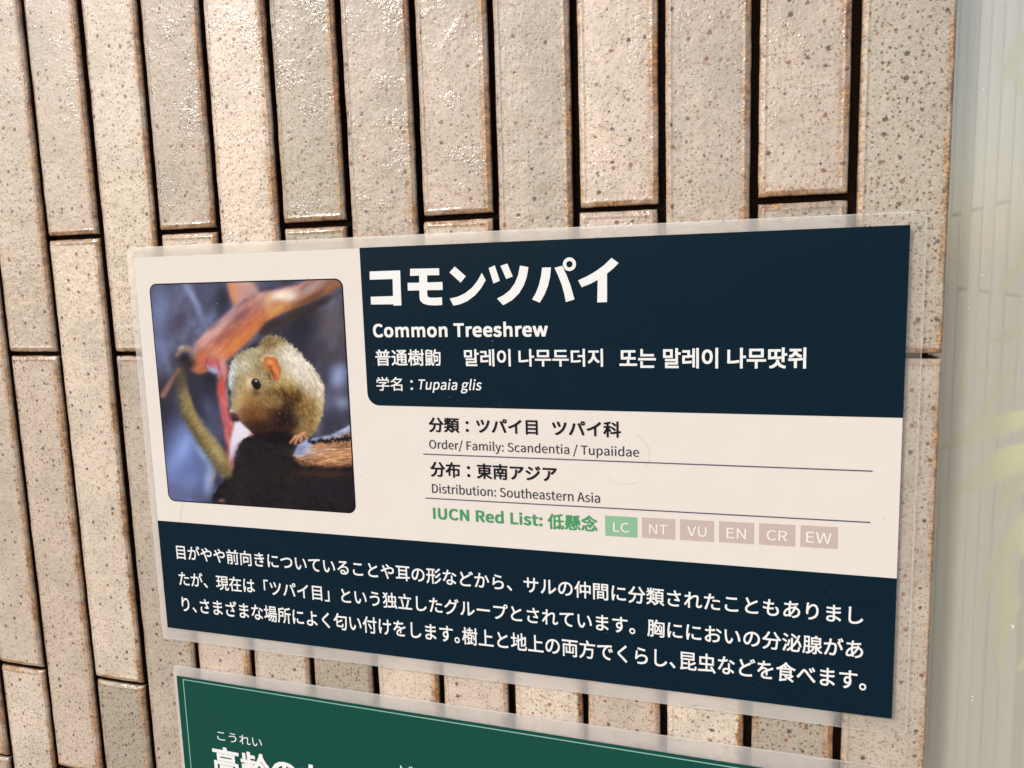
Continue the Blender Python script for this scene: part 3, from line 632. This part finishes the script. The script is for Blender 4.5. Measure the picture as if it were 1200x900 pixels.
# --- the photograph printed on the sign: painted into the colours of a fine grid
def paint():
    NS, NT = 236, 246
    src = [(43, 68), (698, 45), (748, 850), (110, 800)]; dst = [(0, 1), (1, 1), (1, 0), (0, 0)]
    A, B = [], []
    for (x, y), (s, t) in zip(src, dst):
        A.append([s, t, 1, 0, 0, 0, -x * s, -x * t]); B.append(x)
        A.append([0, 0, 0, s, t, 1, -y * s, -y * t]); B.append(y)
    h = np.linalg.solve(np.array(A, float), np.array(B, float))
    s, t = np.meshgrid(np.linspace(0, 1, NS), np.linspace(0, 1, NT))
    d = h[6] * s + h[7] * t + 1
    X = (h[0] * s + h[1] * t + h[2]) / d; Y = (h[3] * s + h[4] * t + h[5]) / d
    rng = np.random.RandomState(4)
    def vn(x, y, seed):
        g_ = np.random.RandomState(seed).rand(256, 256)
        xi, yi = np.floor(x).astype(int), np.floor(y).astype(int); fx, fy = x - xi, y - yi
        fx, fy = fx * fx * (3 - 2 * fx), fy * fy * (3 - 2 * fy)
        a, b, c_, e = g_[yi % 256, xi % 256], g_[yi % 256, (xi + 1) % 256], g_[(yi + 1) % 256, xi % 256], g_[(yi + 1) % 256, (xi + 1) % 256]
        return (a * (1 - fx) + b * fx) * (1 - fy) + (c_ * (1 - fx) + e * fx) * fy
    def fbm(sc, seed, ax=1.0, ay=1.0, ang=0.0, o=3):
        ca, sa = math.cos(ang), math.sin(ang); x, y = (X * ca + Y * sa) * ax / sc, (-X * sa + Y * ca) * ay / sc
        return sum(vn(x * 2 ** k + 17 * k, y * 2 ** k + 31 * k, seed + k) * .5 ** k for k in range(o)) / (2 - .5 ** (o - 1))
    img = np.zeros(X.shape + (3,))
    def over(col, a):
        nonlocal img
        img = img * (1 - a[..., None]) + np.array(col, float) * a[..., None] if not isinstance(col, np.ndarray) else img * (1 - a[..., None]) + col * a[..., None]
    sm = lambda v, a, b: (lambda q: q * q * (3 - 2 * q))(np.clip((v - a) / (b - a), 0, 1))
    def blob(cx, cy, rx, ry, ang, col, a=1.0):
        ca, sa = math.cos(R(ang)), math.sin(R(ang)); x, y = X - cx, Y - cy
        over(col, a * np.exp(-(((x * ca + y * sa) / rx) ** 2 + ((-x * sa + y * ca) / ry) ** 2)))
    def capd(pts):
        best = np.full(X.shape, 1e9); tt = np.zeros(X.shape); sd = np.zeros(X.shape); n = len(pts) - 1
        for i in range(n):
            (x0, y0, r0_), (x1, y1, r1_) = pts[i], pts[i + 1]
            dx, dy = x1 - x0, y1 - y0; q = np.clip(((X - x0) * dx + (Y - y0) * dy) / (dx * dx + dy * dy), 0, 1)
            ds = np.hypot(X - x0 - q * dx, Y - y0 - q * dy) - (r0_ + (r1_ - r0_) * q)
            side = ((X - x0) * dy - (Y - y0) * dx) / math.hypot(dx, dy)
            mk = ds < best; best = np.where(mk, ds, best); tt = np.where(mk, (i + q) / n, tt); sd = np.where(mk, side, sd)
        return best, tt, sd
    def cap(pts, col, soft, a=1.0, wob=0):
        d_, _, _ = capd(pts); over(col, a * (1 - sm(d_ + wob, -soft, soft)))
    def polyd(p):
        dd = np.full(X.shape, 1e9); ins = np.zeros(X.shape, bool); n = len(p)
        for i in range(n):
            (x0, y0), (x1, y1) = p[i], p[(i + 1) % n]; dx, dy = x1 - x0, y1 - y0
            q = np.clip(((X - x0) * dx + (Y - y0) * dy) / (dx * dx + dy * dy + 1e-9), 0, 1)
            dd = np.minimum(dd, np.hypot(X - x0 - q * dx, Y - y0 - q * dy))
            cnd = ((y0 > Y) != (y1 > Y)) & (X < (x1 - x0) * (Y - y0) / ((y1 - y0) if y1 != y0 else 1e-9) + x0); ins ^= cnd
        return np.where(ins, -dd, dd)
    def poly(p, col, soft, a=1.0, wob=0): over(col, a * (1 - sm(polyd(p) + wob, -soft, soft)))
    # blurred background
    over((56, 54, 70), np.ones(X.shape))
    mot = fbm(60, 5, 1, .8, .4, 4); over((104, 112, 146), np.clip((mot - .46) * 2.4, 0, .8)); over((30, 28, 38), np.clip((.44 - mot) * 3.0, 0, .75))
    blob(80, 150, 50, 120, 0, (112, 126, 166), .75); blob(70, 300, 34, 90, 10, (92, 100, 138), .6); blob(190, 110, 13, 66, -28, (132, 146, 184), .8); blob(215, 175, 10, 40, -30, (110, 122, 158), .6)
    blob(140, 200, 40, 50, 20, (64, 58, 76), .7); blob(290, 110, 34, 60, 0, (24, 24, 36), .92); blob(235, 90, 36, 40, 0, (74, 84, 114), .6); blob(100, 330, 12, 44, -14, (128, 130, 160), .4)
    blob(430, 60, 50, 20, 0, (62, 68, 90), .8); blob(560, 210, 56, 120, 0, (24, 24, 32), .95); blob(665, 190, 46, 90, 10, (86, 78, 82), .85); blob(700, 250, 20, 60, 0, (70, 60, 62), .7)
    blob(690, 380, 26, 46, 0, (132, 146, 184), .85); blob(640, 460, 60, 50, 0, (82, 84, 108), .8); blob(700, 470, 30, 26, 0, (138, 146, 176), .75); blob(600, 300, 40, 60, 0, (44, 40, 50), .7); blob(660, 310, 40, 30, 0, (62, 54, 58), .7)
    blob(650, 540, 40, 60, 20, (40, 38, 48), .85); blob(620, 560, 14, 50, 8, (86, 86, 108), .7); blob(100, 500, 44, 80, 0, (28, 24, 32), .95); blob(90, 430, 30, 60, 0, (34, 30, 36), .85); blob(190, 450, 30, 60, 0, (26, 24, 32), .7)
    blob(150, 650, 60, 130, 0, (94, 112, 166), .95); blob(190, 720, 90, 80, 0, (86, 100, 148), .9); blob(160, 620, 24, 60, 20, (128, 152, 204), .75); blob(225, 640, 16, 40, -30, (140, 170, 218), .85); blob(120, 680, 20, 60, 10, (116, 134, 186), .6)
    blob(245, 730, 18, 60, 8, (142, 166, 206), .75); blob(130, 775, 70, 20, 0, (84, 88, 120), .8); blob(180, 740, 26, 30, 0, (108, 120, 166), .5); blob(240, 420, 56, 80, 10, (28, 28, 40), .97); blob(262, 540, 30, 70, 0, (58, 62, 84), .9); blob(240, 480, 20, 40, -20, (70, 78, 106), .6)
    img = img * 1.12 + np.array((4, 5, 8.))
    # big red brown branch
    q = fbm(26, 11, 1, 1); qs = fbm(16, 13, .35, 1.6, -.75)
    cap([(345, 50, 36), (372, 110, 46)], (202, 148, 132), 14); blob(322, 90, 13, 50, -14, (222, 146, 104), .85); blob(385, 90, 26, 50, 0, (180, 146, 152), .8); blob(372, 60, 22, 20, 0, (216, 168, 150), .5)
    d_, tt, sd = capd([(720, 10, 34), (640, 60, 34), (560, 96, 36), (480, 122, 42), (400, 150, 56), (330, 220, 62), (250, 290, 60), (214, 326, 44)])
    al = 1 - sm(d_, -10, 10); side = np.clip(sd / 60, -1, 1)[..., None]
    base = np.array((178, 108, 84.)) + side * np.array((18, -6, -30.)) + np.clip(-side - .3, 0, 1) * np.array((20, 40, 60.)) + (q[..., None] - .5) * np.array((50, 44, 44.)) + (qs[..., None] - .5) * np.array((80, 60, 50.))
    over(base, al)
    def on(cx, cy, rx, ry, ang, c_, a):
        ca, sa = math.cos(R(ang)), math.sin(R(ang)); x, y = X - cx, Y - cy
        over(c_, a * al * np.exp(-(((x * ca + y * sa) / rx) ** 2 + ((-x * sa + y * ca) / ry) ** 2)))
    on(330, 270, 70, 18, -48, (214, 140, 78), .8); on(280, 212, 80, 14, -44, (206, 164, 158), .85); on(352, 172, 40, 18, -34, (128, 84, 92), .75); on(300, 235, 40, 12, -44, (150, 84, 76), .6); on(405, 225, 34, 24, -44, (220, 148, 90), .8); on(370, 210, 34, 14, -46, (190, 104, 72), .6)
    on(230, 262, 30, 16, -45, (212, 158, 144), .7); on(224, 322, 26, 26, 0, (198, 104, 66), .85); on(262, 310, 24, 30, 0, (212, 150, 124), .6); on(420, 130, 40, 20, -20, (180, 132, 132), .7); on(420, 190, 14, 40, 0, (176, 96, 72), .5)
    on(490, 100, 46, 20, -14, (250, 238, 218), .98); on(478, 148, 40, 18, -24, (206, 160, 92), .9); on(524, 104, 26, 16, -10, (250, 242, 226), .9); on(556, 130, 40, 14, -30, (120, 84, 46), .9); on(446, 120, 16, 34, 0, (222, 178, 120), .6)
    on(600, 72, 70, 18, -28, (168, 152, 150), .95); on(670, 52, 50, 14, -24, (130, 98, 80), .9); on(610, 104, 70, 14, -28, (92, 66, 50), .85)
    blob(620, 130, 70, 14, -30, (44, 34, 34), .9); blob(520, 178, 46, 14, -30, (60, 44, 30), .85); blob(446, 214, 40, 16, -44, (52, 36, 32), .85); blob(396, 280, 34, 16, -46, (34, 28, 32), .92); blob(340, 316, 22, 10, -34, (46, 36, 36), .75)
    # knot, twig and the lower stem
    cap([(138, 304, 9), (152, 284, 11), (176, 286, 11), (190, 304, 9)], (150, 128, 122), 9); blob(150, 280, 12, 6, -20, (196, 180, 176), .7); blob(162, 318, 24, 19, 0, (26, 22, 28), .97); blob(176, 338, 20, 18, 0, (36, 30, 34), .95); blob(150, 350, 16, 16, 0, (60, 52, 52), .6)
    cap([(88, 442, 10), (112, 400, 8), (140, 356, 6)], (140, 104, 90), 8)
    d_, tt, sd = capd([(250, 336, 26), (292, 356, 20), (284, 404, 15), (298, 500, 15), (314, 560, 20), (326, 620, 22), (316, 700, 15)])
    over(np.array((178, 88, 92.)) + (fbm(14, 31, .6, 1.6, 1.3)[..., None] - .5) * np.array((110, 90, 90.)), 1 - sm(d_, -9, 9))
    blob(258, 358, 22, 11, 34, (164, 190, 232), .97); blob(292, 345, 13, 36, 0, (206, 164, 170), .7); blob(248, 386, 28, 18, 24, (30, 32, 46), .95); blob(288, 420, 11, 34, 0, (214, 84, 70), .75); blob(306, 440, 8, 30, 0, (220, 170, 176), .6); blob(304, 540, 8, 40, -4, (196, 104, 110), .6)
    poly([(316, 606), (332, 530), (356, 526), (386, 566), (396, 582), (368, 592), (344, 610), (314, 672)], (230, 226, 242), 8); blob(392, 580, 14, 8, 20, (226, 158, 150), .85); blob(330, 640, 10, 26, 16, (200, 206, 232), .7)
    blob(258, 724, 9, 24, 8, (176, 156, 160), .8); blob(275, 738, 14, 22, 10, (52, 54, 84), .9); blob(290, 716, 8, 10, 0, (190, 160, 150), .7)
    # dark wood below, lit limb on the right
    bark = fbm(16, 71, 1, 1.5, .3)
    poly([(258, 842), (256, 790), (290, 738), (326, 694), (340, 630), (366, 592), (420, 580), (470, 560), (540, 600), (640, 610), (745, 560), (762, 860), (500, 872), (300, 842)], np.array((25, 21, 27.)) + (bark[..., None] - .48) * np.array((34, 26, 26.)), 4, wob=(fbm(9, 75) - .5) * 14)
    blob(450, 700, 120, 60, 10, (36, 28, 28), .5); blob(288, 804, 12, 6, 0, (170, 128, 112), .8); blob(340, 650, 8, 30, 15, (62, 76, 104), .5); blob(360, 770, 40, 40, 0, (46, 42, 50), .35); blob(650, 770, 100, 30, 8, (36, 32, 44), .6)
    lb = fbm(9, 91, .4, 2.4, -.10); lb2 = fbm(4, 93, .4, 2.0, .1)
    poly([(530, 650), (552, 630), (600, 604), (660, 590), (700, 576), (732, 556), (752, 600), (752, 684), (690, 692), (640, 690), (560, 682)], np.array((176, 128, 92.)) + (lb[..., None] - .5) * np.array((190, 160, 130.)) + (lb2[..., None] - .5) * 60, 7, wob=(lb - .5) * 16)
    poly([(536, 650), (548, 616), (575, 596), (620, 590), (668, 580), (712, 556), (742, 538), (746, 566), (690, 588), (640, 598), (600, 606), (590, 636), (560, 658)], np.array((158, 166, 200.)) + (lb[..., None] - .5) * 120, 6, wob=(lb2 - .5) * 8)
    cap([(586, 600, 3), (604, 606, 6), (630, 600, 5), (650, 606, 7), (672, 596, 4), (690, 600, 8), (735, 590, 7)], (18, 18, 28), 5, wob=(fbm(7, 55) - .5) * 18); blob(630, 636, 60, 14, -3, (206, 172, 152), .6); blob(690, 650, 40, 10, -6, (214, 158, 112), .6); blob(560, 630, 22, 14, -30, (120, 132, 178), .8); blob(586, 640, 20, 16, 0, (190, 184, 200), .6)
    cap([(540, 668, 3), (620, 690, 3), (690, 690, 4), (748, 684, 3)], (92, 56, 40), 5, .8, wob=(fbm(7, 57) - .5) * 12); blob(640, 716, 110, 14, 2, (70, 44, 34), .75)
    # tail, out of focus
    tf = fbm(9, 41, 2.0, .7, 1.0)
    d_, tt, sd = capd([(146, 366, 15), (150, 420, 20), (166, 490, 23), (206, 560, 27), (256, 630, 32), (296, 690, 28), (308, 712, 14)])
    col = np.array((134, 118, 78.)) + (tf[..., None] - .5) * np.array((64, 58, 48.)) + np.clip(-sd / 30, -1, 1)[..., None] * np.array((-40, -34, -20.))
    over(col, (1 - sm(d_ + (fbm(9, 43) - .5) * 10, -18, 12)) * np.clip(.5 + tt * 1.6, 0, 1)); blob(148, 396, 24, 36, 0, (62, 52, 42), .55); blob(180, 470, 8, 50, -18, (176, 150, 84), .6); blob(270, 640, 14, 50, -35, (186, 176, 120), .55); blob(302, 700, 20, 26, -20, (92, 80, 50), .6); blob(204, 585, 8, 40, -32, (90, 76, 44), .6)
    # body
    fur = fbm(6, 21, 2.0, .8, .75, 3); fur2 = fbm(8, 23, 1.9, .7, -.5, 3); edge = (fbm(6, 25, 1.6, .8, .7) - .5) * 18
    body = [(309, 380), (314, 344), (334, 308), (372, 286), (410, 276), (426, 250), (452, 236), (486, 240), (512, 258), (556, 296), (594, 340), (624, 378), (641, 420), (640, 470), (632, 520), (616, 560), (598, 586), (560, 590), (520, 612), (470, 612), (420, 596), (394, 578), (368, 548), (350, 530), (328, 522), (321, 500), (320, 470), (312, 430)]
    bd_ = polyd(body); face = np.exp(-(((X - 330) / 90) ** 2 + ((Y - 470) / 110) ** 2))
    col = np.array((150, 140, 100.)) + (fur[..., None] - .5) * np.array((110, 106, 92.))
    over(col, 1 - sm(bd_ + edge * (1 - .8 * face), -5, 5))
    msk = 1 - sm(bd_ + edge * (1 - .8 * face), -6, 4)
    def fb(cx, cy, rx, ry, ang, c_, a, k=1.0, pw=1.4):
        ca, sa = math.cos(R(ang)), math.sin(R(ang)); x, y = X - cx, Y - cy
        over(np.array(c_, float) + (fur2[..., None] - .5) * np.array((86, 82, 70.)) * k, a * msk * np.exp(-(((x * ca + y * sa) / rx) ** 2 + ((-x * sa + y * ca) / ry) ** 2) ** pw))
    fb(570, 360, 90, 60, 48, (196, 194, 172), .95); fb(510, 300, 60, 44, 30, (178, 176, 150), .9); fb(606, 440, 44, 80, 10, (186, 178, 146), .85); fb(450, 262, 36, 26, 0, (118, 102, 62), .85); fb(490, 258, 20, 14, 20, (130, 112, 66), .6)
    fb(372, 330, 60, 40, -20, (164, 162, 130), .8); fb(322, 372, 16, 60, 8, (168, 186, 190), .9); fb(420, 340, 34, 30, 0, (142, 130, 84), .7); fb(350, 400, 32, 50, 0, (160, 150, 108), .7); fb(390, 290, 30, 12, -14, (180, 178, 150), .6)
    fb(505, 400, 36, 30, 10, (184, 172, 116), .85); fb(530, 360, 30, 26, 0, (196, 192, 160), .6); fb(520, 432, 54, 22, 25, (144, 120, 62), .8); fb(565, 470, 56, 56, 20, (116, 90, 42), .9); fb(596, 530, 30, 56, 6, (132, 108, 58), .85); fb(628, 440, 14, 60, 0, (212, 208, 182), .8); fb(575, 310, 60, 14, 46, (212, 212, 196), .7)
    fb(455, 445, 46, 26, 12, (122, 100, 54), .8); fb(385, 462, 46, 34, 20, (150, 124, 70), .85, .6); fb(345, 462, 22, 34, 0, (180, 160, 112), .8, .5); fb(330, 430, 10, 40, 0, (140, 138, 116), .7, .5)
    fb(420, 510, 74, 42, 4, (112, 80, 44), .97, .35, 2); fb(400, 540, 50, 26, 26, (100, 70, 40), .9, .3); fb(480, 530, 44, 44, 20, (62, 46, 30), .9, .5); fb(520, 480, 22, 50, 20, (72, 54, 32), .8, .6)
    fb(470, 596, 110, 34, 6, (27, 22, 25), 1, .1, 2); fb(530, 560, 26, 50, 16, (44, 34, 26), .9, .4)
    fb(545, 330, 70, 46, 48, (218, 215, 198), .75); fb(600, 400, 40, 60, 20, (206, 202, 180), .6); fb(360, 345, 40, 24, -24, (190, 190, 164), .6); fb(318, 390, 10, 50, 4, (186, 204, 210), .7)
    fb(500, 440, 40, 16, 24, (92, 72, 36), .7); fb(545, 450, 18, 26, 20, (84, 64, 32), .6); fb(425, 470, 50, 14, 8, (134, 108, 62), .6)
    fb(440, 560, 90, 30, 4, (52, 38, 28), .9, .3, 2); fb(500, 520, 34, 40, 16, (48, 36, 26), .85, .4); fb(622, 500, 14, 50, 4, (168, 152, 104), .7)
    fb(505, 455, 14, 40, -14, (74, 56, 30), .75); fb(508, 520, 20, 40, 14, (44, 34, 24), .8)
    poly([(372, 592), (396, 580), (430, 578), (470, 570), (520, 566), (540, 580), (532, 622), (470, 634), (400, 622)], np.array((25, 21, 25.)) + (bark[..., None] - .48) * 20, 8, wob=(fbm(7, 29) - .5) * 12)
    ct = np.clip(msk, 0, 1)[..., None] * .16; img = img + (img - 118) * ct; img = img - msk[..., None] * np.array((-3, 2, -6.))
    # eye ring, eye, ear, nose
    blob(392, 402, 25, 26, 0, (206, 178, 134), .85); blob(380, 396, 10, 16, 8, (232, 212, 176), .8); blob(404, 434, 14, 14, 20, (84, 62, 38), .85); blob(426, 410, 10, 18, 0, (150, 128, 80), .6)
    cap([(403, 400, 14), (408, 410, 14)], (14, 12, 18), 3); blob(405, 394, 5, 4, 0, (196, 202, 222), .97)
    cap([(430, 322, 9), (444, 312, 9), (462, 314, 9)], (222, 200, 160), 5, .85); cap([(490, 350, 5), (492, 386, 5)], (196, 176, 122), 6, .6)
    cap([(444, 324, 14), (460, 332, 20), (474, 358, 17), (474, 382, 12)], (184, 104, 58), 5); cap([(436, 340, 8), (450, 356, 6)], (194, 120, 70), 5)
    blob(454, 330, 14, 10, 30, (240, 160, 92), .9); blob(468, 352, 8, 14, -20, (226, 140, 74), .8); blob(460, 366, 5, 16, -24, (120, 54, 22), .9); blob(452, 346, 7, 5, 20, (140, 66, 26), .8); blob(479, 366, 4, 18, -10, (236, 158, 96), .7); blob(450, 378, 6, 16, -24, (90, 66, 34), .85)
    blob(314, 434, 7, 13, 0, (36, 38, 50), .95); cap([(336, 480, 14), (326, 506, 11)], (172, 150, 106), 6); cap([(322, 506, 8), (334, 518, 11), (342, 526, 6)], (88, 50, 58), 5); blob(332, 526, 13, 7, 20, (34, 20, 28), .95); blob(321, 498, 7, 6, 0, (204, 204, 220), .9); blob(346, 500, 8, 8, 0, (150, 104, 84), .7)
    cap([(350, 528, 3), (370, 552, 2)], (70, 48, 36), 4, .7)
    # paw
    blob(552, 568, 26, 16, -20, (128, 98, 52), .9)
    for (x0, y0, x1, y1) in ((542, 586, 524, 606), (552, 584, 540, 610), (562, 578, 560, 604), (570, 574, 582, 592)): cap([(x0, y0, 6), (x1, y1, 4.5)], (196, 142, 102), 4, .95); cap([(x0 + 6, y0 + 4, 1.0), (x1 + 6, y1, 1.0)], (84, 52, 38), 3, .85); blob(x0, y0, 4, 4, 0, (232, 190, 150), .6)
    # hairline scratch and dust
    img = img + (rng.rand(*X.shape)[..., None] - .5) * 7
    return NS, NT, np.clip(img, 0, 255)

def photo_print(parent):
    NS, NT, img = paint()
    x0, x1, z0, z1 = mmx(9.9), mmx(131.7), .0801, .2054
    rr = .0040
    o = slab('animal_photo', rounded(x0 - .0007, x1 + .0007, z0 - .0007, z1 + .0007, (rr + .0007,) * 4), 0.0001, -0.0001, BLACK, parent)
    xs = np.linspace(x0, x1, NS); zs = np.linspace(z0, z1, NT)
    V, F = [], []
    for j in range(NT):
        for i in range(NS):
            x, z = xs[i], zs[j]
            cx = min(max(x, x0 + rr), x1 - rr); cz = min(max(z, z0 + rr), z1 - rr)   # round the corners
            dx, dz = x - cx, z - cz
            if dx and dz:
                k = math.hypot(dx, dz)
                if k > rr: x, z = cx + dx / k * rr, cz + dz / k * rr
            V.append((x, -0.00018, z))
    for j in range(NT - 1):
        for i in range(NS - 1):
            q = j * NS + i; F.append((q, q + 1, q + NS + 1, q + NS))
    g = N('photo_print')
    at = g.t.nodes.new('ShaderNodeAttribute'); at.attribute_name = 'ink'
    m = g.done(g.bsdf(at.outputs['Color'], 0.45, 0.10, None, coat=0.06, coat_rough=0.16))
    p = mesh_ob('picture', V, F, m, o)
    a = img / 255; l_ = np.where(a <= .04045, a / 12.92, ((a + .055) / 1.055) ** 2.4) * INK
    rgba = np.ones((NS * NT, 4), dtype=np.float32); rgba[:, :3] = l_.reshape(-1, 3)
    at_ = p.data.attributes.new('ink', 'FLOAT_COLOR', 'POINT'); at_.data.foreach_set('color', rgba.ravel())
    tag(o, 'printed photo of an olive brown treeshrew crouching on a dark branch')
photo_print(sg)

# --- the green sign below
gs = empty('elderly_notice_sign', (SX, 0, Z0 - 0.25), 'dark green laminated notice with white lettering, cut off below the treeshrew sign', 'sign', 'laminated signs on the tiled wall')
gz = lambda v: v / 1000 + 0.25
fo = rounded(mmx(0.8), mmx(406), gz(-255), gz(-24.4), (.003,) * 4)
slab('laminate_film', fo, 0.0006, 0.0003, FILM, gs)
rim('laminate_edge', fo, 0.0005, 0.00024, gs)
q = [(mmx(3.0), gz(-249)), (mmx(401), gz(-249)), (mmx(401), gz(-34.4)), (mmx(3.0), gz(-30.9))]
slab('printed_sheet', q, 0.0002, 0.0, DKGREEN, gs)
tk = .00055
def ring_line(name, qa, t, y, mat, parent):
    ins = [(qa[0][0] + t, qa[0][1] + t), (qa[1][0] - t, qa[1][1] + t), (qa[2][0] - t, qa[2][1] - t), (qa[3][0] + t, qa[3][1] - t)]
    V = [(x, y, z) for x, z in qa] + [(x, y, z) for x, z in ins]
    return mesh_ob(name, V, [(i, (i + 1) % 4, (i + 1) % 4 + 4, i + 4) for i in range(4)], mat, parent)
ring_line('border_line', [(mmx(7.5), gz(-245)), (mmx(396.5), gz(-245)), (mmx(396.5), gz(-36.2)), (mmx(7.5), gz(-32.4))], tk, -0.0001, MINT, gs)
def gput(name, text, fit, bold, mat):
    return lettering(name, text, tuple(fit[:2]) + tuple(v + 250 for v in fit[2:]), bold, mat, gs, -0.00012, SX)
gput('ruby_lettering', 'こうれい', (29.17, 60.65, -68.09, -63.13, -68.86, -63.87), .0, WHITE)
gput('ruby_lettering', 'ど', (150.3, 158.6, -72.6, -64.6, -72.6, -64.6), .0, WHITE)
gput('heading_lettering', '高齢のた', (24.6, 104.0, -91.5, -72.8, -92.0, -74.3), .024, WHITE)
